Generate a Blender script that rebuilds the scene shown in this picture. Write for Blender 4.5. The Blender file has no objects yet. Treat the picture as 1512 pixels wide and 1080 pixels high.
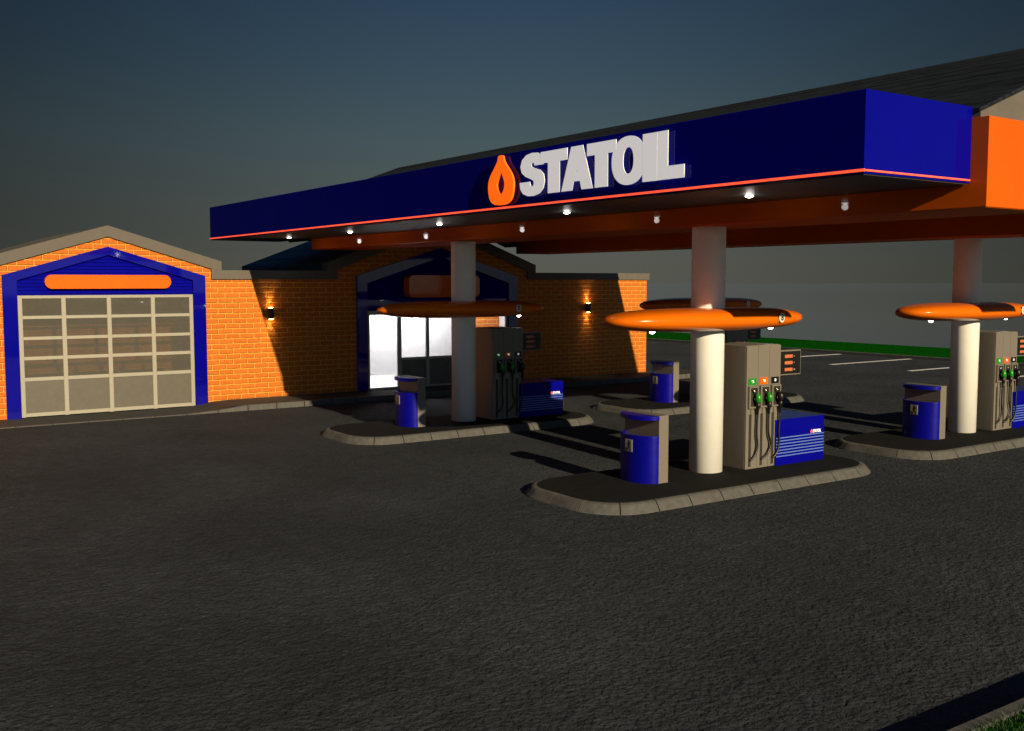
import bpy, bmesh, math, random
from mathutils import Vector, Matrix
random.seed(7)
S = bpy.context.scene
C = S.collection
PI = math.pi

# ------------------------------------------------------------------ materials
MATS = {}
def nodes_of(m):
    m.use_nodes = True
    nt = m.node_tree
    b = next(n for n in nt.nodes if n.type == 'BSDF_PRINCIPLED')
    return nt, b
def objcoord(nt, scale=(1, 1, 1)):
    tc = nt.nodes.new('ShaderNodeTexCoord')
    mp = nt.nodes.new('ShaderNodeMapping')
    mp.inputs['Scale'].default_value = scale
    nt.links.new(tc.outputs['Object'], mp.inputs['Vector'])
    return mp.outputs['Vector']
def noise(nt, vec, scale, detail=4, rough=.55):
    n = nt.nodes.new('ShaderNodeTexNoise')
    n.inputs['Scale'].default_value = scale
    n.inputs['Detail'].default_value = detail
    n.inputs['Roughness'].default_value = rough
    nt.links.new(vec, n.inputs['Vector'])
    return n.outputs['Fac']
K = .76          # the picture is exposed 0.4 stops up, so paints are kept correspondingly dark
def kc(c): return tuple(q * K for q in c)
def ramp(nt, fac, stops):
    r = nt.nodes.new('ShaderNodeValToRGB')
    e = r.color_ramp.elements
    while len(e) < len(stops): e.new(.5)
    for i, (p, c) in enumerate(stops):
        e[i].position = p
        e[i].color = (*c, 1) if len(c) == 3 else c
    nt.links.new(fac, r.inputs['Fac'])
    return r.outputs['Color']
def bump(nt, b, h, strength, dist, prev=None):
    n = nt.nodes.new('ShaderNodeBump')
    n.inputs['Strength'].default_value = strength
    n.inputs['Distance'].default_value = dist
    nt.links.new(h, n.inputs['Height'])
    if prev: nt.links.new(prev, n.inputs['Normal'])
    nt.links.new(n.outputs['Normal'], b.inputs['Normal'])
    return n.outputs['Normal']
def math_n(nt, op, a, b=None, c=None):
    n = nt.nodes.new('ShaderNodeMath'); n.operation = op
    for i, v in enumerate((a, b, c)):
        if v is None: continue
        if isinstance(v, (int, float)): n.inputs[i].default_value = v
        else: nt.links.new(v, n.inputs[i])
    return n.outputs[0]
def mat(name, col, rough=.5, *a, raw=False, **k):
    return mat_(name, col if raw else kc(col), rough, *a, **k)
def mat_(name, col, rough=.5, metal=0, var=.12, nscale=6, bmp=0, bscale=60, spec=.5, coat=0, stretch=(1, 1, 1)):
    m = bpy.data.materials.new(name); MATS[name] = m
    nt, b = nodes_of(m)
    v = objcoord(nt, stretch)
    f = noise(nt, v, nscale, 5)
    lo = tuple(c * (1 - var) for c in col); hi = tuple(min(1, c * (1 + var)) for c in col)
    nt.links.new(ramp(nt, f, [(.3, lo), (.7, hi)]), b.inputs['Base Color'])
    rr = math_n(nt, 'MULTIPLY_ADD', f, rough * .3, rough * .85)
    nt.links.new(rr, b.inputs['Roughness'])
    b.inputs['Metallic'].default_value = metal
    b.inputs['Specular IOR Level'].default_value = spec
    b.inputs['Coat Weight'].default_value = coat
    b.inputs['Coat Roughness'].default_value = .03
    if bmp: bump(nt, b, noise(nt, v, bscale, 3), .6, bmp)
    return m
def emis(name, col, strength, base=(.8, .8, .8)):
    m = bpy.data.materials.new(name); MATS[name] = m
    nt, b = nodes_of(m)
    b.inputs['Base Color'].default_value = (*base, 1)
    b.inputs['Emission Color'].default_value = (*col, 1)
    b.inputs['Emission Strength'].default_value = strength
    f = noise(nt, objcoord(nt), 3, 2)
    nt.links.new(math_n(nt, 'MULTIPLY_ADD', f, .2, .3), b.inputs['Roughness'])
    return m

BLUE = (.0025, .0025, .33)
ORANGE = (.74, .125, .003)
mat('blue_gloss', BLUE, .05, var=.05, nscale=2, coat=.0, spec=.13)
mat('blue_frame', BLUE, .04, var=.05, nscale=2, spec=.5)
mat('blue_panel', BLUE, .14, var=.07, nscale=3, spec=.2)
mat('blue_bin', BLUE, .38, var=.1, nscale=9, spec=.2)
mat('orange_matte', ORANGE, .6, var=.06, nscale=3, spec=.02)
mat('orange_gloss', ORANGE, .02, var=.05, nscale=2, spec=.2)
mat('orange_ring', (.85, .175, .004), .22, var=.05, nscale=3, spec=.2)
mat('orange_sign', (.9, .155, .003), .08, var=.05, nscale=3, spec=.5)
mat('soffit_grey', (.05, .052, .048), .5, var=.1, nscale=1.5)
mat('coping_grey', (.125, .115, .108), .75, var=.1, nscale=5, bmp=.002)
mat('column_white', (.86, .89, .93), .45, raw=True, var=.03, nscale=4, bmp=.001, bscale=120)
mat('pump_grey', (.19, .18, .165), .45, var=.09, nscale=60, bmp=.0006, bscale=300)
mat('trim_tan', (.36, .355, .32), .5, var=.08, nscale=30)
mat('door_fill', (.105, .10, .09), .5, var=.08, nscale=8)
mat('dark_plastic', (.006, .006, .006), .4, var=.2)
mat('recess_brown', (.025, .021, .018), .6, var=.15, nscale=30)
mat('green_plastic', (.01, .30, .015), .3, var=.06)
mat('steel', (.5, .5, .48), .3, metal=1, var=.05)
mat('alu_frame', (.5, .5, .5), .4, metal=0, var=.06, nscale=20)
mat('white_paint', (.85, .86, .9), .6, var=.1, nscale=30)
mat('letter_white', (.9, .9, .92), .45, var=.04)
mat('stripe_blue', (.12, .22, .62), .4, var=.06)
mat('kerb_stone', (.092, .096, .100), .85, var=.25, nscale=9, bmp=.004, bscale=70)
mat('island_top', (.012, .0135, .016), .95, spec=.1, var=.2, nscale=5, bmp=.003, bscale=80)
mat('pavement', (.022, .025, .030), .85, var=.25, nscale=3, bmp=.003, bscale=70)
mat('lcd_orange', (.62, .17, .07), .4, var=.06)
mat('plate_grey', (.32, .32, .31), .5, var=.1)
mat('interior_white', (.85, .85, .85), .6, var=.03)
mat('interior_floor', (.6, .6, .58), .4, var=.1)
mat('panel_dark', (.16, .16, .155), .4, var=.15)
mat('roof_underside', (.02, .022, .022), .8, var=.2)
mat('lamp_black', (.01, .01, .01), .4, var=.1)
emis('neon_orange', (1, .085, .03), .85, (.8, .1, .05))
emis('spot_white', (1, .93, .85), 14)
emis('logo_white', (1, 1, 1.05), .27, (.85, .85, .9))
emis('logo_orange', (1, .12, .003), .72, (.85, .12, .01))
emis('lamp_glow', (1, .55, .18), 30)

# brick: courses about 0.14 m, bricks 0.4 m, raised faces and pale worn joints
def brick(name, axis='y', c1=(.70, .178, .008), c2=(.64, .157, .006), mortar=(.92, .42, .06)):
    m = bpy.data.materials.new(name); MATS[name] = m
    nt, b = nodes_of(m)
    tc = nt.nodes.new('ShaderNodeTexCoord'); sp = nt.nodes.new('ShaderNodeSeparateXYZ')
    nt.links.new(tc.outputs['Object'], sp.inputs[0])
    wob = noise(nt, tc.outputs['Object'], 9, 3)
    cb = nt.nodes.new('ShaderNodeCombineXYZ')
    nt.links.new(math_n(nt, 'MULTIPLY_ADD', wob, .02, sp.outputs['Y' if axis == 'y' else 'X']), cb.inputs[0])
    nt.links.new(math_n(nt, 'MULTIPLY_ADD', wob, .012, sp.outputs['Z']), cb.inputs[1])
    bt = nt.nodes.new('ShaderNodeTexBrick')
    bt.inputs['Scale'].default_value = 1
    bt.inputs['Brick Width'].default_value = .40
    bt.inputs['Row Height'].default_value = .141
    bt.inputs['Mortar Size'].default_value = .023
    bt.inputs['Mortar Smooth'].default_value = .6
    bt.inputs['Color1'].default_value = (*kc(c1), 1); bt.inputs['Color2'].default_value = (*kc(c2), 1)
    bt.inputs['Mortar'].default_value = (*kc(mortar), 1)
    nt.links.new(cb.outputs[0], bt.inputs['Vector'])
    mx = nt.nodes.new('ShaderNodeMixRGB'); mx.blend_type = 'MULTIPLY'; mx.inputs[0].default_value = 1
    nt.links.new(bt.outputs['Color'], mx.inputs[1])
    nt.links.new(ramp(nt, noise(nt, tc.outputs['Object'], 14, 6, .65), [(.3, (.80, .76, .70)), (.7, (1.08, 1.1, 1.1))]), mx.inputs[2])
    nt.links.new(mx.outputs[0], b.inputs['Base Color'])
    b.inputs['Roughness'].default_value = .8
    h = math_n(nt, 'SUBTRACT', math_n(nt, 'MULTIPLY', noise(nt, tc.outputs['Object'], 30, 4), .35), bt.outputs['Fac'])
    bump(nt, b, h, 1, .026)
    return m
brick('brick_orange')
brick('brick_side', 'x')

def roofmat(name, col):
    m = bpy.data.materials.new(name); MATS[name] = m
    nt, b = nodes_of(m)
    v = objcoord(nt, (.12, 5, 5))
    f = noise(nt, v, 2.2, 6, .7)
    f2 = noise(nt, objcoord(nt, (1.5, 14, 14)), 2, 3)
    f3 = math_n(nt, 'MULTIPLY_ADD', f2, .4, math_n(nt, 'MULTIPLY', f, .7))
    nt.links.new(ramp(nt, f3, [(.42, tuple(c * .22 for c in col)), (.58, tuple(c * 1.8 for c in col))]), b.inputs['Base Color'])
    b.inputs['Roughness'].default_value = .9; b.inputs['Specular IOR Level'].default_value = .05
    bump(nt, b, f3, .5, .02)
    return m
roofmat('roof_slate', (.0095, .0125, .018))
roofmat('roof_blue_slate', (.03, .06, .085))

# asphalt: coarse rolled chippings in low relief, patches and a few cracks
def asphalt(name):
    m = bpy.data.materials.new(name); MATS[name] = m
    nt, b = nodes_of(m)
    v = objcoord(nt)
    vs = objcoord(nt, (1, .82, 1))
    big = noise(nt, v, .30, 5); mid = noise(nt, vs, 5, 5, .6)
    grain = noise(nt, vs, 21, 3, .55); fine = noise(nt, v, 70, 3, .6)
    vo = nt.nodes.new('ShaderNodeTexVoronoi'); vo.feature = 'SMOOTH_F1'; vo.inputs['Smoothness'].default_value = .5
    vo.inputs['Scale'].default_value = 15; vo.inputs['Randomness'].default_value = 1
    nt.links.new(vs, vo.inputs['Vector'])
    f = math_n(nt, 'MULTIPLY_ADD', fine, .35, math_n(nt, 'MULTIPLY_ADD', mid, .30, math_n(nt, 'MULTIPLY', big, .40)))
    nt.links.new(ramp(nt, f, [(.38, (.0135, .0175, .0245)), (.52, (.0285, .0362, .050)), (.68, (.056, .067, .087))]), b.inputs['Base Color'])
    b.inputs['Roughness'].default_value = .9
    b.inputs['Specular IOR Level'].default_value = .2
    crack = nt.nodes.new('ShaderNodeTexVoronoi'); crack.feature = 'DISTANCE_TO_EDGE'; crack.inputs['Scale'].default_value = .22
    nz = nt.nodes.new('ShaderNodeMixRGB'); nz.blend_type = 'LINEAR_LIGHT'; nz.inputs[0].default_value = .12
    nt.links.new(v, nz.inputs[1])
    nc = nt.nodes.new('ShaderNodeTexNoise'); nc.inputs['Scale'].default_value = 1.6; nc.inputs['Detail'].default_value = 6
    nt.links.new(v, nc.inputs['Vector']); nt.links.new(nc.outputs['Color'], nz.inputs[2])
    nt.links.new(nz.outputs[0], crack.inputs['Vector'])
    ck = math_n(nt, 'LESS_THAN', crack.outputs['Distance'], .003)
    gate = math_n(nt, 'GREATER_THAN', noise(nt, v, .5, 2), .60)
    ck = math_n(nt, 'MULTIPLY', ck, gate)
    pits = math_n(nt, 'SMOOTH_MIN', math_n(nt, 'MULTIPLY', math_n(nt, 'SUBTRACT', grain, .36), 4), .55, .2)
    h = math_n(nt, 'MULTIPLY_ADD', mid, 1.2, math_n(nt, 'MULTIPLY_ADD', fine, .30, math_n(nt, 'MULTIPLY', pits, .75)))
    h = math_n(nt, 'MULTIPLY_ADD', vo.outputs['Distance'], -.5, h)
    h = math_n(nt, 'SUBTRACT', h, math_n(nt, 'MULTIPLY', ck, 1.0))
    bump(nt, b, h, 1, .085)
    return m
asphalt('asphalt')

def grassmat(name):
    m = bpy.data.materials.new(name); MATS[name] = m
    nt, b = nodes_of(m)
    v = objcoord(nt)
    f = noise(nt, v, 9, 8, .75)
    nt.links.new(ramp(nt, f, [(.35, (.001, .02, .0015)), (.5, (.003, .072, .003)), (.68, (.009, .14, .006))]), b.inputs['Base Color'])
    b.inputs['Roughness'].default_value = .9; b.inputs['Specular IOR Level'].default_value = 0
    bump(nt, b, f, .9, .05)
    return m
grassmat('grass_green')
mat('blade_green', (.009, .055, .006), .7, var=.4, nscale=20)
mat('field_grey', (.10, .12, .15), .95, spec=0)
mat('sky_mirror', (.86, .85, .82), .14, metal=.93, raw=True, var=.02, nscale=.02)  # near-mirror metal that repeats the sky, standing in for haze

def glass(name, tint, mixf):
    m = bpy.data.materials.new(name); MATS[name] = m
    m.use_nodes = True; nt = m.node_tree
    for n in list(nt.nodes): nt.nodes.remove(n)
    out = nt.nodes.new('ShaderNodeOutputMaterial')
    tr = nt.nodes.new('ShaderNodeBsdfTransparent'); tr.inputs[0].default_value = (.85, .85, .85, 1)
    df = nt.nodes.new('ShaderNodeBsdfDiffuse')
    nt.links.new(ramp(nt, noise(nt, objcoord(nt), 3, 4), [(.3, tuple(c * .9 for c in tint)), (.7, tint)]), df.inputs[0])
    gl = nt.nodes.new('ShaderNodeBsdfGlossy'); gl.inputs['Roughness'].default_value = .02
    a = nt.nodes.new('ShaderNodeMixShader'); a.inputs[0].default_value = mixf
    nt.links.new(tr.outputs[0], a.inputs[1]); nt.links.new(df.outputs[0], a.inputs[2])
    fr = nt.nodes.new('ShaderNodeFresnel'); fr.inputs[0].default_value = 1.45
    c = nt.nodes.new('ShaderNodeMixShader')
    nt.links.new(fr.outputs[0], c.inputs[0]); nt.links.new(a.outputs[0], c.inputs[1]); nt.links.new(gl.outputs[0], c.inputs[2])
    nt.links.new(c.outputs[0], out.inputs[0])
    return m
glass('garage_glass', (.15, .147, .137), .40)
glass('shop_glass', (.1, .1, .1), .04)

# ------------------------------------------------------------------ mesh helpers
class MB:
    def __init__(s): s.bm = bmesh.new()
    def box(s, x0, x1, y0, y1, z0, z1, bev=0):
        vs = [s.bm.verts.new(p) for p in ((x0,y0,z0),(x1,y0,z0),(x1,y1,z0),(x0,y1,z0),(x0,y0,z1),(x1,y0,z1),(x1,y1,z1),(x0,y1,z1))]
        fs = [s.bm.faces.new([vs[i] for i in f]) for f in ((3,2,1,0),(4,5,6,7),(0,1,5,4),(1,2,6,5),(2,3,7,6),(3,0,4,7))]
        if bev:
            es = list({e for f in fs for e in f.edges})
            bmesh.ops.bevel(s.bm, geom=es, offset=bev, segments=2, affect='EDGES', profile=.5)
        return s
    def prism(s, pts, a0, a1, axis='x', bev=0):
        def P(u, v, a): return (a, u, v) if axis == 'x' else ((u, a, v) if axis == 'y' else (u, v, a))
        A = [s.bm.verts.new(P(u, v, a0)) for u, v in pts]; B = [s.bm.verts.new(P(u, v, a1)) for u, v in pts]
        n = len(pts); fs = [s.bm.faces.new(A[::-1]), s.bm.faces.new(B)]
        for i in range(n): fs.append(s.bm.faces.new((A[i], A[(i+1) % n], B[(i+1) % n], B[i])))
        if bev:
            es = list({e for f in fs[:2] for e in f.edges})
            bmesh.ops.bevel(s.bm, geom=es, offset=bev, segments=2, affect='EDGES', profile=.5)
        return s
    def tube(s, pts, r, seg=8, cap=True):
        pts = [Vector(p) for p in pts]; rs = r if isinstance(r, (list, tuple)) else [r] * len(pts)
        rings = []; prev = None
        for i, p in enumerate(pts):
            d = (pts[min(i+1, len(pts)-1)] - pts[max(i-1, 0)]).normalized()
            up = Vector((0, 0, 1)) if abs(d.z) < .95 else Vector((1, 0, 0))
            u = d.cross(up).normalized() if prev is None else (prev - d * prev.dot(d)).normalized()
            prev = u; w = d.cross(u)
            rings.append([s.bm.verts.new(p + (u * math.cos(2*PI*k/seg) + w * math.sin(2*PI*k/seg)) * rs[i]) for k in range(seg)])
        for a, b in zip(rings, rings[1:]):
            for k in range(seg): s.bm.faces.new((a[k], a[(k+1) % seg], b[(k+1) % seg], b[k])).smooth = True
        if cap: s.bm.faces.new(rings[0][::-1]); s.bm.faces.new(rings[-1])
        return s
    def lathe(s, prof, c=(0, 0, 0), seg=40, sx=1, sy=1, smooth=True):
        rings = []
        for r, z in prof:
            if r < 1e-5: rings.append([s.bm.verts.new((c[0], c[1], c[2] + z))])
            else: rings.append([s.bm.verts.new((c[0] + r*sx*math.cos(2*PI*k/seg), c[1] + r*sy*math.sin(2*PI*k/seg), c[2] + z)) for k in range(seg)])
        for a, b in zip(rings, rings[1:]):
            for k in range(seg):
                k2 = (k+1) % seg
                if len(a) == 1 and len(b) == 1: continue
                if len(a) == 1: f = s.bm.faces.new((a[0], b[k2], b[k]))
                elif len(b) == 1: f = s.bm.faces.new((a[k], a[k2], b[0]))
                else: f = s.bm.faces.new((a[k], a[k2], b[k2], b[k]))
                f.smooth = smooth
        return s
    def quad(s, *p):
        s.bm.faces.new([s.bm.verts.new(q) for q in p]); return s
    def build(s, name, m, parent=None, loc=None, rot=None):
        bmesh.ops.recalc_face_normals(s.bm, faces=s.bm.faces)
        me = bpy.data.meshes.new(name); s.bm.to_mesh(me); s.bm.free()
        o = bpy.data.objects.new(name, me); C.objects.link(o)
        me.materials.append(MATS[m])
        if parent: o.parent = parent
        if loc: o.location = loc
        if rot: o.rotation_euler = rot
        return o
def tag(o, label=None, cat=None, group=None, kind=None):
    if label: o['label'] = label
    if cat: o['category'] = cat
    if group: o['group'] = group
    if kind: o['kind'] = kind
    return o
def empty(name, loc=(0, 0, 0), rz=0):
    o = bpy.data.objects.new(name, None); C.objects.link(o)
    o.location = loc; o.rotation_euler = (0, 0, rz); o.empty_display_size = .2
    return o
def copy_tree(o, parent=None, loc=None):
    c = o.copy(); C.objects.link(c)
    if parent: c.parent = parent
    if loc: c.location = loc
    for ch in list(o.children): copy_tree(ch, c)
    return c
def text_mesh(name, body, m, parent, size, ext, loc, rot, bold=0, fit=None):
    cu = bpy.data.curves.new('t', 'FONT'); cu.body = body; cu.size = size; cu.extrude = ext; cu.offset = bold
    cu.align_x = 'CENTER'; cu.align_y = 'CENTER'; cu.resolution_u = 6
    t = bpy.data.objects.new('t', cu); C.objects.link(t)
    bpy.context.view_layer.update()
    me = bpy.data.meshes.new_from_object(t.evaluated_get(bpy.context.evaluated_depsgraph_get()))
    bpy.data.objects.remove(t); bpy.data.curves.remove(cu)
    me.name = name
    if fit:   # fit = (x0, x1, y0, y1) in the lettering's own plane
        xs = [v.co.x for v in me.vertices]; ys = [v.co.y for v in me.vertices]
        for v in me.vertices:
            v.co.x = fit[0] + (v.co.x - min(xs)) / (max(xs) - min(xs)) * (fit[1] - fit[0])
            v.co.y = fit[2] + (v.co.y - min(ys)) / (max(ys) - min(ys)) * (fit[3] - fit[2])
    me.materials.clear(); me.materials.append(MATS[m])
    o = bpy.data.objects.new(name, me); C.objects.link(o)
    o.parent = parent; o.location = loc; o.rotation_euler = rot
    return o
def outline_mesh(name, loops, ext, m, parent, loc, rot, scale=1):
    cu = bpy.data.curves.new('t', 'CURVE'); cu.dimensions = '2D'; cu.fill_mode = 'BOTH'; cu.extrude = ext
    for lp in loops:
        sp = cu.splines.new('POLY'); sp.points.add(len(lp) - 1)
        for i, (x, y) in enumerate(lp): sp.points[i].co = (x * scale, y * scale, 0, 1)
        sp.use_cyclic_u = True
    t = bpy.data.objects.new('t', cu); C.objects.link(t)
    bpy.context.view_layer.update()
    me = bpy.data.meshes.new_from_object(t.evaluated_get(bpy.context.evaluated_depsgraph_get()))
    bpy.data.objects.remove(t); bpy.data.curves.remove(cu)
    me.name = name; me.materials.clear(); me.materials.append(MATS[m])
    o = bpy.data.objects.new(name, me); C.objects.link(o)
    o.parent = parent; o.location = loc; o.rotation_euler = rot
    return o
def smooth_loop(ctrl, n=8):
    out = []; k = len(ctrl)
    for i in range(k):
        p0, p1, p2, p3 = (Vector(ctrl[(i+j) % k]) for j in (-1, 0, 1, 2))
        for q in range(n):
            t = q / n
            out.append(tuple(.5 * ((2*p1) + (p2-p0)*t + (2*p0-5*p1+4*p2-p3)*t*t + (3*p1-p0-3*p2+p3)*t**3)))
    return out

# ------------------------------------------------------------------ ground
def sheet(name, pts, z, m):
    mb = MB(); mb.quad(*[(x, y, z) for x, y in pts]); o = mb.build(name, m); tag(o, kind='structure'); return o
sheet('ground', [(-900, -900), (900, -900), (900, 47.3), (-900, 47.3)], -.35, 'field_grey')
sheet('haze_sheet', [(-1500, 47.3), (900, 47.3), (900, 2500), (-1500, 2500)], -.35, 'sky_mirror')  # added mirror sheet: reflected sky passes for haze below the horizon
MB().prism([(-4.12, -60), (-4.12, 40.4), (-75, 40.4), (-75, -60)], -.30, 0, 'z').build('asphalt_forecourt', 'asphalt')['kind'] = 'structure'

# far verge: kerb, grass strip, back kerb
v = MB()
x = -75.0
while x < -4.2:
    v.box(x + .006, x + .994, 40.4, 40.62, -.3, .12, .012); x += 1
tag(v.build('verge_kerb', 'kerb_stone'), kind='structure')
g = MB()
random.seed(3)
N = 70
rows = []
for j in range(7):
    yy = 40.62 + j * (47.0 - 40.62) / 6
    rows.append([g.bm.verts.new((-75 + 75 * i / N, yy, .10 + (random.uniform(0, .05) if 0 < j < 6 else 0))) for i in range(N + 1)])
for a, b in zip(rows, rows[1:]):
    for i in range(N): g.bm.faces.new((a[i], a[i+1], b[i+1], b[i])).smooth = True
for i in range(N):
    a = rows[-1]; g.quad(a[i].co[:], a[i+1].co[:], (a[i+1].co.x, 47.2, -.35), (a[i].co.x, 47.2, -.35))
tag(g.build('grass_verge', 'grass_green'), kind='structure')
# near verge at the camera's side
v = MB(); y = -20.0
while y < 40:
    v.box(-4.10, -3.98, y + .004, y + .996, -.3, .175, .01).box(-4.09, -3.985, y + .9, y + 1.1, -.29, .168); y += 1
tag(v.build('kerb', 'kerb_stone'), kind='structure')
g = MB(); rows = []
for j in range(6):
    xx = -3.98 + j * 1.6
    rows.append([g.bm.verts.new((xx, -20 + i, .15 + (random.uniform(0, .03) if j else 0))) for i in range(61)])
for a, b in zip(rows, rows[1:]):
    for i in range(60): g.bm.faces.new((a[i], a[i+1], b[i+1], b[i])).smooth = True
tag(g.build('grass_bank', 'grass_green'), kind='structure')
g = MB()
for k in range(9000):
    bx = -4.0 + abs(random.gauss(0, .7)); by = random.uniform(5.8, 10.5); h = random.uniform(.03, .075); a = random.uniform(0, 2*PI); w = .004
    dx, dy = math.cos(a)*w, math.sin(a)*w; lx, ly = random.uniform(-.03, .03), random.uniform(-.03, .03)
    z0 = .15
    g.bm.faces.new([g.bm.verts.new(p) for p in ((bx-dx, by-dy, z0), (bx+dx, by+dy, z0), (bx+lx*.4+dx*.6, by+ly*.4+dy*.6, z0+h*.6), (bx+lx, by+ly, z0+h))])
tag(g.build('grass', 'blade_green'), 'short green grass growing behind the near kerb', 'grass', kind='stuff')

# parking bay lines
for x0 in (-30.8, -27.1, -23.45, -19.8, -16.2, -12.6, -9.0):
    o = MB().box(x0 - .10, x0 + .10, 34.7, 40.15, .002, .006).build('parking_line', 'white_paint'); tag(o, kind='structure')

# pavement in front of the building, dropped kerb at the garage
def kh(y):
    t = min(1, max(0, (y - 8.3) / 1.2)); return .012 + .128 * t * t * (3 - 2 * t)
p = MB(); ys = [-8 + i * .4 for i in range(87)]
ys = [q for q in ys if q <= 26.6]
A = [[p.bm.verts.new((X, q, kh(q))) for q in ys] for X in (-27.98, -26.27)]
for i in range(len(ys) - 1): p.bm.faces.new((A[0][i], A[0][i+1], A[1][i+1], A[1][i]))
tag(p.build('pavement', 'pavement'), kind='structure')
p = MB()
y = -8.0
while y < 26.5:
    y1 = min(y + .79, 26.6); a, b = kh(y), kh(y1)
    sl = .05
    for (u0, u1, h0, h1) in ((y + .006, y1 - .006, a, b),):
        q = [(-26.27, u0, -.1), (-26.10, u0, -.1), (-26.13, u0, h0 + .004), (-26.27, u0, h0 + .004)]
        r = [(-26.27, u1, -.1), (-26.10, u1, -.1), (-26.13, u1, h1 + .004), (-26.27, u1, h1 + .004)]
        Q = [p.bm.verts.new(t) for t in q]; Rr = [p.bm.verts.new(t) for t in r]
        p.bm.faces.new(Q[::-1]); p.bm.faces.new(Rr)
        for i in range(4): p.bm.faces.new((Q[i], Q[(i+1) % 4], Rr[(i+1) % 4], Rr[i]))
    y += .8
y0 = -27.98
while y0 < -26.3:      # return kerb at the right-hand end
    p.box(y0 + .005, min(y0 + .79, -26.28), 26.6, 26.75, -.1, .144, .01); y0 += .8
tag(p.build('pavement_kerb', 'kerb_stone'), kind='structure')

# ------------------------------------------------------------------ pump islands
def rrect(x0, x1, y0, y1, r, n=8):
    pts = []
    for cx, cy, a0 in ((x1-r, y1-r, 0), (x0+r, y1-r, 90), (x0+r, y0+r, 180), (x1-r, y0+r, 270)):
        for i in range(n + 1):
            a = math.radians(a0 + 90 * i / n); pts.append((cx + r*math.cos(a), cy + r*math.sin(a)))
    return pts
IX0, IX1, IY0, IY1 = -1.17, 1.40, -3.38, 3.28      # relative to the column
IC = Vector((-12.47, 12.67, 0))
def make_island():
    root = empty('pump_island', IC)
    def ring(ins, z): return [(x, y, z) for x, y in rrect(IX0+ins, IX1-ins, IY0+ins, IY1-ins, .85-ins*.8)]
    k = MB()
    prof = [(0, -.02), (.010, .012), (.085, .108), (.108, .130), (.145, .145), (.32, .150)]
    rr = [ring(i, z) for i, z in prof]
    n = len(rr[0])
    # split round the perimeter into stones of about 0.68 m with fine open joints
    base = rr[0]; L = [0]
    for i in range(n): L.append(L[-1] + (Vector(base[(i+1) % n]) - Vector(base[i])).length)
    tot = L[-1]; m_ = round(tot / .69); st = tot / m_
    def at(rg, s):
        s %= tot
        for i in range(n):
            if L[i] <= s <= L[i+1]:
                t = (s - L[i]) / max(1e-9, L[i+1] - L[i]); a, b = Vector(rg[i]), Vector(rg[(i+1) % n]); return a.lerp(b, t)
    for q in range(m_):
        s0 = q * st + .009; s1 = (q + 1) * st - .009; sub = 5
        grid = [[k.bm.verts.new(at(rg, s0 + (s1 - s0) * j / sub)) for j in range(sub + 1)] for rg in rr]
        for a, b in zip(grid, grid[1:]):
            for j in range(sub): k.bm.faces.new((a[j], a[j+1], b[j+1], b[j]))
        for e in (0, sub):
            cols = [g_[e] for g_ in grid]
            inner = k.bm.verts.new((cols[-1].co.x, cols[-1].co.y, -.02))
            k.bm.faces.new(cols + [inner])
    k.build('kerb_stones', 'kerb_stone', root)
    f = MB(); pr = [ring(i + .02, z - .012) for i, z in prof[1:]]
    vs = [[f.bm.verts.new(p_) for p_ in rg] for rg in pr]
    for a, b in zip(vs, vs[1:]):
        for j in range(n): f.bm.faces.new((a[j], a[(j+1) % n], b[(j+1) % n], b[j]))
    f.build('joint_bed', 'island_top', root)
    t = MB(); t.prism([(x, y) for x, y, z in ring(.185, 0)], .02, .1535, 'z')
    t.build('island_surface', 'island_top', root)
    return root
isl = make_island()
XS, YS = -7.85, 7.96
OFF = [(0, 0), (XS, 0), (XS - .17, YS), (-.15, YS)]
NAMES = ['nearest kerbed island, in front of the others', 'left kerbed island nearest the shop door', 'kerbed island behind the nearest one, far from view', 'kerbed island at the right edge of the picture']
islands = [isl] + [copy_tree(isl, loc=IC + Vector((dx, dy, 0))) for dx, dy in OFF[1:]]
for o, l in zip(islands, NAMES): tag(o, 'low ' + l, 'pump island', 'pump islands under the canopy')

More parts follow.
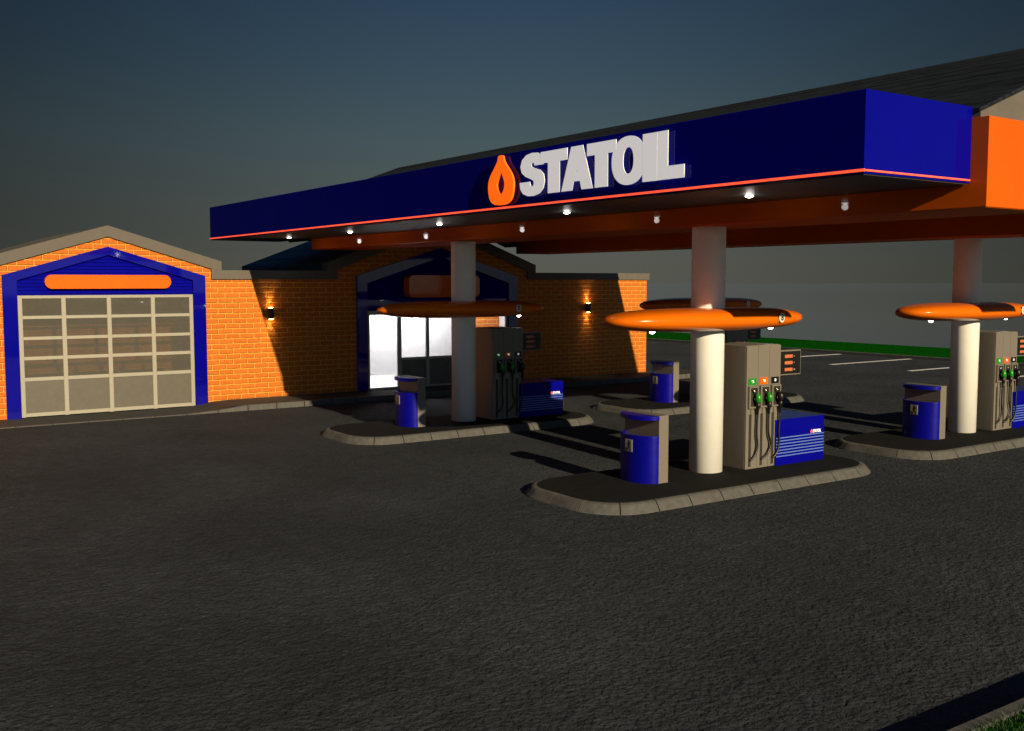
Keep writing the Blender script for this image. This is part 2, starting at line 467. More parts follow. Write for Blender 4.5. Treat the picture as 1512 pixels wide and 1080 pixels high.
# ------------------------------------------------------------------ pumps
Z0 = .15
def make_pump():
    root = empty('fuel_pump', (-12.55, 13.71, Z0))
    MB().box(-.44, .43, -.43, .43, 0, 2.155, .012).build('body', 'pump_grey', root)
    for i, (lab, pm, nm) in enumerate((('95', 'green_plastic', 'green_plastic'), ('98', 'orange_sign', 'green_plastic'), ('D', 'dark_plastic', 'dark_plastic'))):
        y0 = -.428 + i * .287; yc = y0 + .141
        MB().box(.4305, .452, y0, y0 + .281, .01, 2.145, .004).build('front_panel', 'pump_grey', root)
        pl = MB().box(.4525, .462, yc - .10, yc + .095, 1.475, 1.59).build('fuel_plate', pm, root)
        text_mesh('plate_text', lab, 'logo_white', pl, .06, .001, (.4635, yc, 1.532), (PI/2, 0, PI/2), .003)
        hold = MB()
        a0, a1, b0, b1 = yc - .115, yc + .115, 1.07, 1.455
        hold.box(.4525, .500, a0, a0 + .035, b0, b1, .003); hold.box(.4525, .500, a1 - .025, a1, b0, b1, .003)
        hold.box(.4525, .500, a0 + .035, a1 - .025, b1 - .03, b1, .003); hold.box(.4525, .500, a0 + .035, a1 - .025, b0, b0 + .03, .003)
        hd = hold.build('nozzle_holder', 'pump_grey', root)
        MB().box(.453, .458, a0 + .035, a1 - .025, b0 + .03, b1 - .03).build('recess', 'recess_brown', hd)
        yb = yc + .055
        nz = MB()
        nz.tube([(.52, yb, 1.33), (.535, yb + .01, 1.27), (.535, yb + .015, 1.20), (.525, yb + .015, 1.17)], [.032, .052, .054, .036], 12)
        no = nz.build('nozzle', nm, root)
        MB().tube([(.50, yc - .03, 1.40), (.51, yc + .01, 1.36), (.52, yb, 1.31)], [.010, .012, .016], 8).build('spout', 'steel', no)
        MB().tube([(.53, yb + .015, 1.19), (.525, yb + .02, 1.10), (.505, yb + .03, 1.02), (.50, yb + .035, .95)], [.034, .034, .024, .019], 10).build('boot', 'dark_plastic', no)
        MB().tube([(.50, yb - .03, 1.28), (.505, yb - .045, 1.22), (.515, yb - .01, 1.15)], .008, 6).build('trigger', 'dark_plastic', no)
        MB().box(.4525, .456, yc - .07, yc - .008, .05, .965).build('hose_slot', 'recess_brown', root)
        MB().box(.4525, .462, yc - .04, yc - .027, .965, 1.07).build('slot_rod', 'steel', root)
        sw = (.02, .07, .0)[i]; hp = []
        P = [(.50, yb + .035, .96), (.50, yb + .03, .80), (.50, yb + .02 + sw * .3, .60), (.50, yb + .03 + sw, .42), (.50, yb + .0 + sw * .6, .28), (.49, yc - .01, .19), (.47, yc - .05, .165)]
        for s_ in range(len(P) - 1):
            p0, p1, p2, p3 = (Vector(P[max(0, min(len(P)-1, s_+j))]) for j in (-1, 0, 1, 2))
            for q in range(5):
                t = q / 5; hp.append(.5*((2*p1)+(p2-p0)*t+(2*p0-5*p1+4*p2-p3)*t*t+(3*p1-p0-3*p2+p3)*t**3))
        hp.append(Vector(P[-1]))
        MB().tube(hp, .018, 8).build('hose', 'dark_plastic', root)
    d = MB().box(.33, .45, .431, .965, 1.60, 2.045, .006).build('price_display', 'pump_grey', root)
    MB().box(.4502, .456, .434, .945, 1.622, 2.022).build('display_panel', 'dark_plastic', d)
    for k_, z in enumerate((1.70, 1.82, 1.935)):
        MB().box(.4562, .460, .53, .735, z - .028, z + .028).build('digit_window', 'lcd_orange', d)
        MB().box(.4562, .459, .765, .785 + (.02 if k_ == 0 else 0), z - .012, z + .008).build('currency_mark', 'plate_grey', d)
    return root
pump = make_pump()
P0 = Vector((-12.55, 13.71, Z0))
pumps = [pump] + [copy_tree(pump, loc=P0 + Vector((dx, dy, 0))) for dx, dy in OFF[1:]]
PL = ['grey three-nozzle fuel pump on the nearest island, fully in view', 'grey fuel pump in shade by the shop entrance, left of all pumps', 'grey fuel pump mostly hidden behind the nearest pump', 'grey fuel pump cut by the right edge of the picture']
for o, l in zip(pumps, PL): tag(o, l, 'fuel pump', 'fuel pumps on the islands')

# flame emblem outline, unit height
_r = [(.17, .025), (.27, .12), (.315, .28), (.315, .45), (.265, .60), (.165, .745), (.085, .87), (.055, .975)]
FL_OUT = smooth_loop([(0, 0)] + _r + [(0, .99)] + [(-a_, b_) for a_, b_ in _r[::-1]])
FL_IN = smooth_loop([(0, .20), (.075, .29), (.10, .41), (.07, .53), (0, .67), (-.07, .53), (-.10, .41), (-.075, .29)])

# ------------------------------------------------------------------ blue lockers beside the pumps
def make_locker():
    root = empty('storage_locker', (-12.48, 14.64, Z0))
    b = MB().box(-.62, .41, -.62, .69, 0, .82, .008).build('body', 'blue_panel', root)
    for k in range(7):
        z = .165 + k * .0545
        MB().box(.4105, .4145, -.61, .68, z - .0095, z + .0095).build('stripe', 'stripe_blue', root)
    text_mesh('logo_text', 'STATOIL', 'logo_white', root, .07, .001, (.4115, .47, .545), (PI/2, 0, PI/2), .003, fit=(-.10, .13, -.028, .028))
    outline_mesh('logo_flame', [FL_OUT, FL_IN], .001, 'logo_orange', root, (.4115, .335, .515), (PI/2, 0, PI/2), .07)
    return root
lk = make_locker(); L0 = Vector(lk.location)
lockers = [lk] + [copy_tree(lk, loc=L0 + Vector((dx, dy, 0))) for dx, dy in OFF[1:]]
LL = ['bright blue striped locker right of the nearest pump', 'dark shaded blue locker right of the pump by the shop', 'blue locker hidden behind the nearest pump', 'blue striped locker at the right picture edge']
for o, l in zip(lockers, LL): tag(o, l, 'locker', 'blue lockers beside the pumps')

# ------------------------------------------------------------------ squeegee and litter stations
def dshape(sx, sy, n=28): return [(sx * math.cos(PI + PI * i / n), sy * math.sin(PI + PI * i / n)) for i in range(n + 1)]
def make_bin():
    root = empty('litter_station', (-12.48, 11.23, Z0))
    MB().box(-.42, .42, 0, .205, 0, 1.105, .006).build('back_board', 'pump_grey', root)
    s = MB(); o_ = dshape(.42, .27); i_ = dshape(.395, .245); n = len(o_)
    rings = [[s.bm.verts.new((x, y - .002, z)) for x, y in pts] for pts, z in ((o_, 0), (o_, .765), (o_, .775), (i_, .775), (i_, .30))]
    for a, b in zip(rings, rings[1:]):
        for j in range(n - 1): s.bm.faces.new((a[j], a[j+1], b[j+1], b[j])).smooth = True
    s.bm.faces.new(rings[-1])
    bd = s.build('bin_body', 'blue_bin', root)
    MB().prism([(x, y - .002) for x, y in dshape(.425, .275)], 1.03, 1.10, 'z', .008).build('lid', 'blue_bin', root)
    pl = MB().box(-.085, .085, -.283, -.272, .50, .70, .004).build('icon_plate', 'plate_grey', root)
    fg = smooth_loop([(-.012, 0), (.0, .05), (.008, .07), (.03, .04), (.045, 0), (.06, 0), (.045, .055), (.025, .09), (.03, .12), (.05, .10), (.06, .11), (.03, .145), (.0, .14), (-.02, .10), (-.008, .09), (-.005, .06), (-.03, 0)], 3)
    outline_mesh('icon_figure', [fg], .0008, 'dark_plastic', pl, (-.005, -.284, .515), (PI/2, 0, 0))
    MB().lathe([(0, -.001), (.014, -.001), (.014, .001), (0, .001)], seg=14).build('icon_head', 'dark_plastic', pl, (.01, -.284, .678), (PI/2, 0, 0))
    MB().box(-.062, -.036, -.2848, -.2832, .515, .565).build('icon_bin', 'dark_plastic', pl)
    return root
bn = make_bin(); B0 = Vector(bn.location)
bins = [bn] + [copy_tree(bn, loc=B0 + Vector((dx, dy, 0))) for dx, dy in OFF[1:]]
BL = ['rounded blue litter bin with flat grey back on the nearest island', 'small blue litter bin in front of the lit shop doors', 'distant blue litter bin seen left of the bright near column', 'blue litter bin left of the right-hand column']
for o, l in zip(bins, BL): tag(o, l, 'litter bin', 'blue litter bins on the islands')

# ------------------------------------------------------------------ oval number signs round the columns
def make_sign(num):
    root = empty('oval_sign', (-12.47, 12.70, 2.765))
    a, b, c, n = .70, 2.21, .195, 2.5
    s = MB(); prof = []
    for i in range(25):
        t = -PI/2 + PI * i / 24
        r = abs(math.cos(t)) ** (2/3.4); z = c * math.copysign(abs(math.sin(t)) ** (2/2.3), math.sin(t))
        prof.append((r, z))
    s.lathe(prof, seg=96)
    for v_ in s.bm.verts:
        rr_ = math.hypot(v_.co.x, v_.co.y)
        if rr_ < 1e-6: continue
        cx_, cy_ = v_.co.x / rr_, v_.co.y / rr_; pe = 2 / 2.35
        v_.co.x = a * rr_ * math.copysign(abs(cx_) ** pe, cx_); v_.co.y = b * rr_ * math.copysign(abs(cy_) ** pe, cy_)
    s.build('shell', 'orange_ring', root)
    yb = 1.12; xb = a * (1 - (yb/b)**2.35) ** (1/2.35); ang = math.atan2(yb**1.35/b**2.35, xb**1.35/a**2.35)
    xb += .002
    bd = MB().lathe([(0, -.004), (.085, -.004), (.085, .004), (.07, .007), (0, .007)], seg=32).build('number_badge', 'letter_white', root, (xb + .012*math.cos(ang), yb + .012*math.sin(ang), .02), (PI/2, 0, ang + PI/2))
    text_mesh('number', num, 'dark_plastic', bd, .15, .002, (0, 0, .010), (0, 0, 0), .004)
    for y in (-1.27, 1.58):
        MB().lathe([(.05, .012), (.048, 0), (.036, -.018), (.018, -.028), (0, -.03)], seg=20).build('spotlight', 'spot_white', root, (0, y, -.185))
    return root
nums = ['8', '0', '1', '1']
SL = ['sunlit orange oval sign on the nearest column', 'shaded orange oval sign in front of the shop entrance', 'dark orange oval sign seen behind the nearest one', 'orange oval sign on the right-hand column']
for (dx, dy), nm, l in zip(OFF, nums, SL):
    o = make_sign(nm); o.location = Vector(o.location) + Vector((dx, dy, 0)); tag(o, l, 'sign', 'oval signs round the columns')

# ------------------------------------------------------------------ canopy
cano = empty('canopy', (-18, 16.5, 0))
tag(cano, 'long blue and orange forecourt canopy with a pitched grey roof', 'canopy')
def cadd(mb, name, m, parent=None):
    o = mb.build(name, m)
    o.parent = parent or cano
    o.matrix_parent_inverse = (parent or cano).matrix_basis.inverted() if not parent else Matrix.Identity(4)
    if not parent: o.location = (0, 0, 0)
    return o
MB_ = MB
bpy.context.view_layer.update()
# blue fascia boxes (front and back)
FZ0, FZ1 = 4.615, 5.575
f = MB().box(-30.05, -7.41, 10.0, 12.12, FZ0 + .012, FZ1, .006); front = cadd(f, 'front_fascia', 'blue_gloss')
f = MB().box(-30.03, -7.43, 10.02, 12.10, FZ0, FZ0 + .011); cadd(f, 'front_soffit', 'soffit_grey')
f = MB().box(-30.05, -7.41, 20.98, 23.1, FZ0 + .012, FZ1, .006); cadd(f, 'back_fascia', 'blue_gloss')
f = MB().box(-30.03, -7.43, 21.0, 23.08, FZ0, FZ0 + .011); cadd(f, 'back_soffit', 'soffit_grey')
st = MB().box(-30.06, -7.40, 9.985, 9.999, 4.650, 4.682).box(-7.409, -7.395, 10.0, 12.1, 4.655, 4.675)
cadd(st, 'light_stripe', 'neon_orange')
# orange beams
f = MB().box(-27.62, -7.19, 12.13, 13.70, 4.33, 5.44, .004); cadd(f, 'front_beam', 'orange_gloss')
f = MB().box(-27.60, -7.21, 12.145, 13.685, 4.322, 4.3295).box(-28.08, -7.21, 19.645, 20.945, 4.322, 4.3295); cadd(f, 'beam_soffit', 'orange_matte')
f = MB().box(-28.1, -7.19, 19.63, 20.96, 4.33, 5.44, .004); cadd(f, 'back_beam', 'orange_gloss')
# roof
yc, half, zr, ze = 16.3, 4.16, 6.99, 5.553
f = MB().prism([(yc - half, ze), (yc, zr + .14), (yc + half, ze), (yc + half, ze - .05), (yc, zr + .06), (yc - half, ze - .05)], -30.05, -7.33)
f2 = f; cadd(f2, 'roof', 'roof_slate')
f = MB().prism([(yc - half + .15, ze - .06), (yc, zr + .04), (yc + half - .1, ze - .06), (yc + half + .05, 4.60), (yc, 6.28), (yc - half + .3, 4.60)], -30.04, -7.60)
cadd(f, 'roof_structure', 'roof_underside')
f = MB().prism([(yc - half + .01, 5.445), (yc - half + .01, ze - .045), (yc, zr + .055), (yc + half - .10, ze - .045), (yc + half - .10, 5.445)], -7.58, -7.32)
cadd(f, 'gable_wall', 'coping_grey')
# columns
for dx, dy in OFF:
    s = MB().lathe([(0, 0), (.285, 0), (.285, 4.175)], c=(-12.47 + dx, 12.70 + dy, Z0 - .005), seg=56)
    cadd(s, 'column', 'column_white')
# lettering on the front fascia
LET = [('S', -14.12, -13.42), ('T', -13.53, -12.83), ('A', -12.98, -12.2), ('T', -12.34, -11.66), ('O', -11.76, -11.02), ('I', -11.08, -10.78), ('L', -10.85, -10.24)]
def in_world(o): o.parent = cano; o.matrix_parent_inverse = cano.matrix_basis.inverted()
def ell(cx, cy, rx, ry, n=40, p=2.2):
    o = []
    for i in range(n):
        t = 2 * PI * i / n; o.append((cx + rx * math.copysign(abs(math.cos(t)) ** (2/p), math.cos(t)), cy + ry * math.copysign(abs(math.sin(t)) ** (2/p), math.sin(t))))
    return o
SHAPES = {'S': [[(.94, .70), (.94, .80), (.87, .92), (.72, .985), (.50, 1.0), (.26, .965), (.09, .86), (.03, .71), (.08, .57), (.24, .465), (.46, .395), (.56, .345), (.575, .28), (.53, .225), (.46, .235), (.425, .29), (.42, .34),
               (0, .34), (.025, .19), (.13, .075), (.32, .01), (.56, 0), (.80, .045), (.95, .16), (1.0, .32), (.96, .475), (.82, .58), (.60, .64), (.49, .68), (.475, .735), (.51, .775), (.575, .76), (.60, .70)]],
          'T': [[(0, .73), (.28, .73), (.28, 0), (.72, 0), (.72, .73), (1, .73), (1, 1), (0, 1)]],
          'A': [[(0, 0), (.35, 0), (.405, .2), (.60, .2), (.65, 0), (1, 0), (.69, 1), (.32, 1)], [(.475, .42), (.50, .47), (.525, .42)]],
          'O': [ell(.5, .5, .5, .5), ell(.5, .5, .155, .27)],
          'I': [[(0, 0), (1, 0), (1, 1), (0, 1)]],
          'L': [[(0, 0), (1, 0), (1, .27), (.47, .27), (.47, 1), (0, 1)]]}
for q_, (ch, a, b) in enumerate(LET):
    z0, z1 = (4.80, 5.50) if ch in 'SO' else (4.815, 5.485)
    dep = .005 + .001 * (q_ % 2)
    t = outline_mesh('letter', SHAPES[ch], dep, 'logo_white', None, (0, 0, 0), (0, 0, 0))
    me = t.data; xs = [v_.co.x for v_ in me.vertices]; ys_ = [v_.co.y for v_ in me.vertices]
    for v_ in me.vertices:
        v_.co = Vector((a + (v_.co.x - min(xs)) / (max(xs) - min(xs)) * (b - a), 9.94 - v_.co.z, z0 + (v_.co.y - min(ys_)) / (max(ys_) - min(ys_)) * (z1 - z0)))
    in_world(t)
fl = outline_mesh('flame_emblem', [FL_OUT, FL_IN], .02, 'logo_orange', None, (-14.67, 9.94, 4.71), (PI/2, 0, 0))
for v_ in fl.data.vertices: v_.co.x *= 1.42 * .84; v_.co.y *= .845
in_world(fl)

# soffit downlights
for i, x in enumerate((-26.7, -22.9, -18.65, -14.3, -10.1)):
    o = empty('soffit_light', (x, 11.07, FZ0 - .001))
    MB().lathe([(.085, 0), (.085, -.010), (.06, -.012)], seg=28).build('trim_ring', 'panel_dark', o)
    MB().lathe([(.066, -.002), (.060, -.012), (.042, -.024), (.02, -.031), (0, -.033)], seg=24).build('bulb', 'spot_white', o)
    tag(o, ['leftmost small white downlight under the blue canopy', 'second small white downlight from the left under the canopy', 'middle white downlight under the canopy, left of the flame emblem',
            'white downlight under the canopy below the lettering', 'rightmost white downlight under the canopy, above the nearest column'][i], 'downlight', 'downlights in the canopy soffit')
    l = bpy.data.lights.new('downlight_lamp', 'POINT'); l.energy = 1.3; l.color = (1, .93, .85); l.shadow_soft_size = .05
    lo = bpy.data.objects.new('downlight_lamp', l); C.objects.link(lo); lo.parent = o; lo.location = (0, 0, -.075)

# ------------------------------------------------------------------ building
X = -27.7
bd = empty('station_building', (X, 12, 0))
tag(bd, 'orange brick station building with a gabled garage bay and a gabled shop entrance', 'building')
bpy.context.view_layer.update()
BI = bd.matrix_basis.inverted()
def badd(mb, name, m, parent=None):
    o = mb.build(name, m); o.parent = parent or bd
    if not parent: o.matrix_parent_inverse = BI
    else: o.matrix_parent_inverse = Matrix.Identity(4)
    return o
class ID: pass
def sub(mb, name, m, parent):    # sub-part whose mesh is already in world coordinates
    o = mb.build(name, m); o.parent = parent
    return o
GY, SY = 6.54, 16.43
wall = [(-8, -.1), (-8, 3.50), (3.83, 3.50), (3.83, 3.76), (GY, 4.57), (9.22, 3.76), (9.22, 3.50), (12.94, 3.50), (12.94, 3.76), (16.36, 5.03), (19.79, 3.76), (19.79, 3.50), (25.1, 3.50), (25.1, -.1),
        (19.30, -.1), (19.30, 3.55), (SY, 4.42), (13.60, 3.55), (13.60, -.1), (8.98, -.1), (8.98, 3.55), (GY, 4.27), (4.10, 3.55), (4.10, -.1)]
badd(MB().prism(wall, X - .25, X), 'front_wall', 'brick_orange')
cop_o = [(-8, 3.715), (3.55, 3.715), (3.55, 3.95), (GY, 4.84), (9.49, 3.95), (9.49, 3.715), (12.62, 3.715), (12.62, 3.95), (16.36, 5.33), (20.1, 3.95), (20.1, 3.70), (25.16, 3.70)]
cop_i = [(25.16, 3.47), (19.78, 3.47), (19.78, 3.75), (16.36, 5.02), (12.95, 3.75), (12.95, 3.47), (9.21, 3.47), (9.21, 3.75), (GY, 4.555), (3.84, 3.75), (3.84, 3.47), (-8, 3.47)]
badd(MB().prism(cop_o + cop_i, X - .30, X + .07), 'parapet_coping', 'coping_grey')
badd(MB().box(-34.7, X - .251, 24.85, 25.1, -.1, 3.5), 'side_wall', 'brick_side')
badd(MB().box(-34.7, X - .251, -8, -7.75, -.1, 3.5), 'side_wall', 'brick_side')
badd(MB().box(-34.95, -34.701, -8, 25.1, -.1, 3.5), 'back_wall', 'brick_orange')
badd(MB().box(-34.7, X - .251, -7.75, 24.85, 3.15, 3.3), 'flat_roof', 'coping_grey')
badd(MB().prism([(3.56, 3.31), (3.56, 3.93), (GY, 4.82), (9.48, 3.93), (9.48, 3.31)], -34.7, X - .301), 'garage_roof', 'coping_grey')
badd(MB().prism([(12.63, 3.31), (12.63, 3.93), (16.36, 5.31), (20.09, 3.93), (20.09, 3.31)], -34.7, X - .301), 'shop_roof', 'roof_blue_slate')

def gable_frame(y0, y1, h, apex, w, ih, iapex, x1):
    yc_ = (y0 + y1) / 2
    out = [(y0, 0.0), (y0, h), (yc_, apex), (y1, h), (y1, 0.0)]
    inn = [(y1 - w, 0.0), (y1 - w, ih), (yc_, iapex), (y0 + w, ih), (y0 + w, 0.0)]
    return MB().prism(out + inn, X - .12, x1, bev=.004)
def cladding(y0, y1, zb, ih, iapex, x0):
    # horizontal lap boards following the gable; each board leans out at its foot
    mb = MB(); yc_ = (y0 + y1) / 2; z = zb; bh = .088
    while z < iapex - .01:
        z1 = min(z + bh, iapex)
        def span(zz):
            if zz <= ih: return (y0, y1)
            t = (zz - ih) / (iapex - ih); return (y0 + (yc_ - y0) * t, y1 + (yc_ - y1) * t)
        a = span(z); b = span(z1)
        lo, hi = x0 + .034, x0
        vs = [mb.bm.verts.new(p) for p in ((lo, a[0], z), (lo, a[1], z), (hi, b[1], z1), (hi, b[0], z1))]
        mb.bm.faces.new(vs)
        ws = [mb.bm.verts.new(p) for p in ((hi - .004, a[0], z), (hi - .004, a[1], z), (lo, a[1], z), (lo, a[0], z))]
        mb.bm.faces.new(ws)
        z += bh
    return mb
def pill(y0, y1, z0, z1, r, x0, x1, name='sign_board', parent=None, bev=.03):
    pts = rrect(y0, y1, z0, z1, r, 10)
    return badd(MB().prism(pts, x0, x1, bev=bev), name, 'orange_sign')
# garage bay
badd(gable_frame(4.04, 9.04, 3.56, 4.30, .33, 3.44, 4.09, X + .05), 'garage_surround', 'blue_frame')
badd(cladding(4.37, 8.71, 3.10, 3.43, 4.09, X - .05), 'garage_cladding', 'blue_panel')
badd(MB().box(X - .1, X - .055, 4.37, 8.71, 3.06, 3.7), 'garage_cladding_back', 'blue_panel')
pill(5.0, 8.10, 3.225, 3.575, .17, X - .03, X + .12)
# sectional door
gd = empty('garage_door', (0, 0, 0)); gd.parent = bd; gd.matrix_parent_inverse = BI
xd = X - .03
fr = MB()
Ys = [4.39, 5.36, 6.53, 7.66, 8.69]; ym = [4.39, 5.435, 6.53, 7.64, 8.69]
Zr = [.03, .86, .95, 1.43, 1.52, 1.90, 2.0, 2.48, 2.56, 2.98, 3.06]
rails = [(.04, .16), (.93, 1.01), (1.45, 1.53), (1.94, 2.02), (2.47, 2.55), (2.98, 3.06)]
rails = [(.04, .13), (.93, 1.02), (1.455, 1.54), (1.955, 2.035), (2.475, 2.555), (2.985, 3.06)]
stw = .052
for y in ym:
    a = y - stw if y not in (4.39, 8.69) else (y - .01 if y == 4.39 else y - .09)
    b = y + stw if y not in (4.39, 8.69) else (y + .09 if y == 4.39 else y + .01)
    fr.box(xd, xd + .045, a, b, .03, 3.06, .004)
for a, b in rails:
    for y0, y1 in zip(ym, ym[1:]):
        fr.box(xd, xd + .042, y0 + (.09 if y0 == 4.39 else stw) + .0005, y1 - (.09 if y1 == 8.69 else stw) - .0005, a, b, .003)
sub(fr, 'door_frame', 'trim_tan', gd)
for j, (z0, z1) in enumerate(zip([r[1] for r in rails], [r[0] for r in rails[1:]])):
    for y0, y1 in zip(ym, ym[1:]):
        yy0 = y0 + (.09 if y0 == 4.39 else stw); yy1 = y1 - (.09 if y1 == 8.69 else stw)
        if j == 0: sub(MB().box(xd + .012, xd + .02, yy0, yy1, z0, z1), 'solid_panel', 'door_fill', gd)
        else: sub(MB().box(xd + .012, xd + .016, yy0, yy1, z0, z1), 'pane', 'garage_glass', gd)
# garage room behind the door
badd(MB().box(-30.6, -30.4, 3.2, 9.9, 0, 3.14), 'garage_back_wall', 'brick_orange')
badd(MB().box(-30.4, X - .251, 3.0, 3.19, 0, 3.14).box(-30.4, X - .251, 9.71, 9.9, 0, 3.14), 'garage_partition', 'brick_side')
badd(MB().box(-30.39, X - .02, 3.2, 9.7, -.02, .025), 'garage_floor', 'island_top')
wb = MB()
for y in (3.6, 4.85, 6.1, 7.35): wb.box(-30.0, -29.5, y, y + 1.05, .03, 1.10, .01)
badd(wb, 'brick_bench', 'brick_orange')
sub_t = MB().tube([(-29.8, 9.25, .03), (-29.8, 9.25, 2.2)], .13, 16); badd(sub_t, 'flue_pipe', 'alu_frame')

# shop entrance
badd(gable_frame(13.56, 19.38, 3.58, 4.45, .34, 3.36, 4.18, X + .05), 'entrance_surround', 'blue_frame')
badd(cladding(13.90, 19.04, 2.86, 3.36, 4.18, X - .05), 'entrance_cladding', 'blue_frame')
badd(MB().box(X - .1, X - .055, 13.90, 19.04, 2.53, 3.75), 'entrance_cladding_back', 'blue_panel')
badd(MB().box(X - .054, X - .02, 13.90, 19.04, 2.53, 2.855, .003), 'entrance_header', 'blue_frame')
pill(15.18, 17.72, 2.92, 3.60, .16, X - .03, X + .32, bev=.04)
gl = empty('shop_front', (0, 0, 0)); gl.parent = bd; gl.matrix_parent_inverse = BI
xs = X - .10
fm = MB()
mull = [(13.90, 14.01), (14.955, 15.09), (15.96, 16.07), (16.97, 17.10), (17.62, 17.71), (18.95, 19.04)]
for a, b in mull: fm.box(xs, xs + .07, a, b, .10, 2.53, .004)
for (a0, a1), (b0, b1) in zip(mull, mull[1:]):
    fm.box(xs, xs + .065, a1 + .0005, b0 - .0005, 2.40, 2.53, .003)
    fm.box(xs, xs + .065, a1 + .0005, b0 - .0005, .10, .19, .003)
for k in (1, 2, 3, 4): fm.box(xs, xs + .065, mull[k][1] + .0005, mull[k+1][0] - .0005, 1.0, 1.08, .003)
sub(fm, 'window_frame', 'alu_frame', gl)
for k in range(5):
    a, b = mull[k][1], mull[k+1][0]
    sub(MB().box(xs + .03, xs + .036, a, b, 1.08 if k else .19, 2.40), 'pane', 'shop_glass', gl)
    if k: sub(MB().box(xs + .028, xs + .038, a, b, .19, 1.0), 'lower_panel', 'panel_dark', gl)
badd(MB().box(X - .3, X + .01, 13.90, 19.04, 0, .099), 'threshold', 'alu_frame')
# shop room
badd(MB().box(-33, X - .251, 12.8, 20.0, -.02, .06), 'shop_floor', 'interior_floor')
badd(MB().box(-33, X - .251, 12.8, 20.0, 2.75, 2.85), 'shop_ceiling', 'interior_white')
badd(MB().box(-33, -32.9, 12.8, 20.0, .07, 2.74), 'shop_back_wall', 'interior_white')
badd(MB().box(-32.9, X - .251, 12.8, 12.9, .07, 2.74).box(-32.9, X - .251, 19.9, 20.0, .07, 2.74), 'shop_partition', 'interior_white')
badd(MB().box(-29.3, -29.2, 13.4, 17.95, .44, 2.70), 'display_screen', 'interior_white')
badd(MB().box(-29.6, -29.5, 18.8, 19.89, .07, 2.74), 'inner_brick_wall', 'brick_orange')
for nm, (x, y, sx, sy, e) in {'a': (-28.55, 15.6, .5, 3.8, 170), 'b': (-29.0, 18.9, .6, 1.0, 26), 'c': (-31.3, 15.5, 2, 4, 300)}.items():
    l = bpy.data.lights.new('ceiling_lamp_light', 'AREA'); l.shape = 'RECTANGLE'; l.size = sx; l.size_y = sy; l.energy = e; l.color = (1, .98, 1)
    o = bpy.data.objects.new('ceiling_lamp_light', l); C.objects.link(o); o.location = (x, y, 2.72); o.parent = bd; o.matrix_parent_inverse = BI

# wall lamps throwing light up and down
for y, l_ in ((10.86, 'black up-and-down wall lamp between the garage and the entrance'), (22.32, 'black up-and-down wall lamp right of the shop entrance')):
    o = empty('wall_lamp', (X, y, 2.51))
    MB().box(.001, .03, -.045, .045, -.06, .06, .004).build('bracket', 'lamp_black', o)
    MB().lathe([(0, -.155), (.070, -.155), (.078, -.15), (.078, .15), (.070, .155), (0, .155)], c=(.105, 0, 0), seg=28).build('housing', 'lamp_black', o)
    for s_ in (-1, 1):
        MB().lathe([(0, .0), (.058, .0), (.058, .012), (0, .016)] if s_ > 0 else [(0, -.016), (.058, -.012), (.058, 0), (0, 0)], c=(.105, 0, s_ * .156), seg=24).build('lens', 'lamp_glow', o)
        l = bpy.data.lights.new('wall_lamp_beam', 'SPOT'); l.energy = 20; l.color = (1, .72, .30); l.spot_size = math.radians(62); l.spot_blend = .9; l.shadow_soft_size = .02
        lo = bpy.data.objects.new('wall_lamp_beam', l); C.objects.link(lo); lo.parent = o; lo.location = (.06, 0, s_ * .18)
        lo.rotation_euler = (PI if s_ > 0 else 0, 0, 0)
    tag(o, l_, 'wall lamp', 'wall lamps on the brick front')

# ------------------------------------------------------------------ sky
w = bpy.data.worlds.new('World'); S.world = w; w.use_nodes = True
nt = w.node_tree; bg = nt.nodes['Background']
tc = nt.nodes.new('ShaderNodeTexCoord'); sp = nt.nodes.new('ShaderNodeSeparateXYZ')
nt.links.new(tc.outputs['Generated'], sp.inputs[0])
el = math_n(nt, 'ARCSINE', sp.outputs['Z'])
eln = math_n(nt, 'MULTIPLY_ADD', el, 1 / PI, .5)            # 0 nadir, .5 horizon, 1 zenith
def e(d): return .5 + d / 180
col = ramp(nt, eln, [(e(-12), (.070, .074, .062)), (e(-3), (.088, .092, .079)), (e(1), (.097, .101, .083)), (e(4), (.082, .098, .092)), (e(7.6), (.062, .095, .106)), (e(11.5), (.040, .073, .104)), (e(15.5), (.026, .054, .094)), (e(35), (.016, .036, .075)), (1, (.013, .03, .065))])
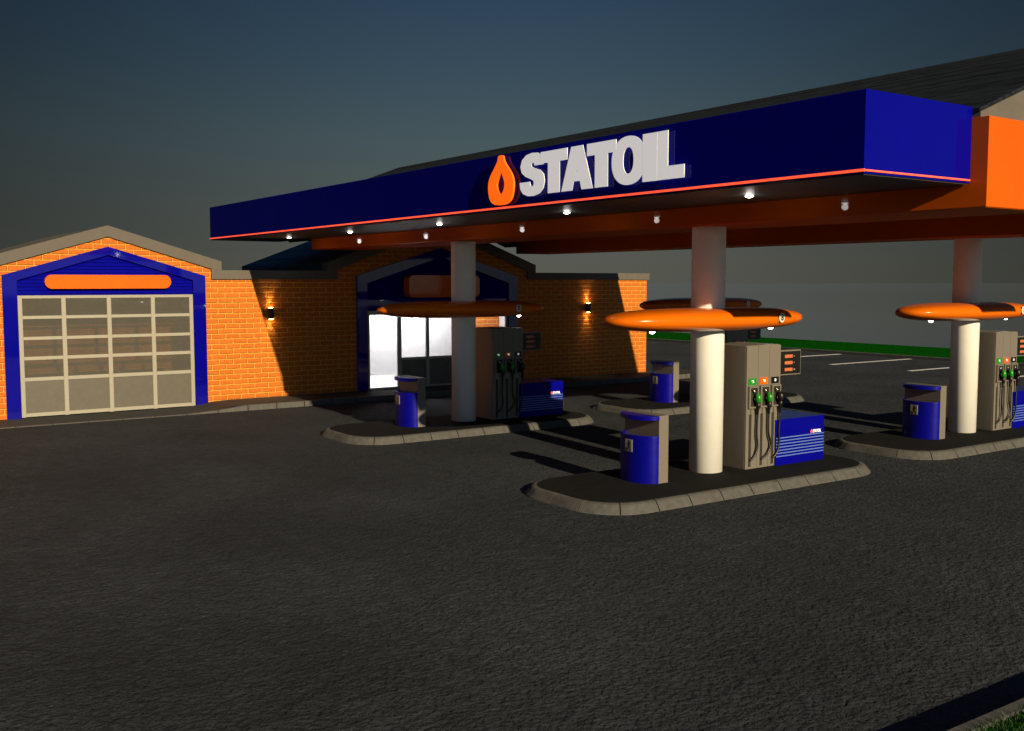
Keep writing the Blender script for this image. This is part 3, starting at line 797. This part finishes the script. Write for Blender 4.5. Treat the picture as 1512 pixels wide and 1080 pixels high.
# the glow is strongest round one compass direction and fades to both sides
az = math_n(nt, 'ARCTAN2', sp.outputs['X'], sp.outputs['Y'])
da = math_n(nt, 'ADD', az, .965)
da = math_n(nt, 'WRAP', da, PI, -PI)
q = math_n(nt, 'DIVIDE', da, math.radians(26))
ga = math_n(nt, 'POWER', 2.718, math_n(nt, 'MULTIPLY', math_n(nt, 'MULTIPLY', q, q), -1))
fac = math_n(nt, 'MULTIPLY_ADD', ga, .84, .15)
# pale glow round the low sun, added behind the camera to lift shaded fronts
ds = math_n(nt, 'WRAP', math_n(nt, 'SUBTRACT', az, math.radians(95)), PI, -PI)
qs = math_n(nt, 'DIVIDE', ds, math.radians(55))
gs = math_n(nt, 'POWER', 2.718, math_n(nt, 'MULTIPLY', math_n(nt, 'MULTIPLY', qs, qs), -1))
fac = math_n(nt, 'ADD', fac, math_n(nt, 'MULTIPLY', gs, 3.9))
fac = math_n(nt, 'MULTIPLY', fac, K)
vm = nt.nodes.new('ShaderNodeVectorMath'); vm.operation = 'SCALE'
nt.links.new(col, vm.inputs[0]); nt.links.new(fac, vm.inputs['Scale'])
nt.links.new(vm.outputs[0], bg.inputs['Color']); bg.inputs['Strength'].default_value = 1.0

# low evening sun from the right
d = Vector((-1, .10, -.33)).normalized()
sl = bpy.data.lights.new('sun', 'SUN'); sl.energy = 4.9; sl.angle = math.radians(.5); sl.color = (1, .78, .46)
so = bpy.data.objects.new('sun', sl); C.objects.link(so); so.rotation_euler = d.to_track_quat('-Z', 'Y').to_euler()
so.location = (20, 0, 20)

# ------------------------------------------------------------------ camera and render settings
cam = bpy.data.cameras.new('camera'); co = bpy.data.objects.new('camera', cam); C.objects.link(co)
co.location = (0, 0, 3.4); co.rotation_euler = (PI/2 - .081568, 0, .964985)
cam.sensor_width = 36; cam.lens = 36 * 1513 / 1512; cam.clip_end = 3000; cam.clip_start = .05
S.camera = co
S.view_settings.view_transform = 'Standard'; S.view_settings.look = 'None'; S.view_settings.exposure = .4; S.view_settings.gamma = 1
S.render.engine = 'CYCLES'
S.cycles.max_bounces = 8
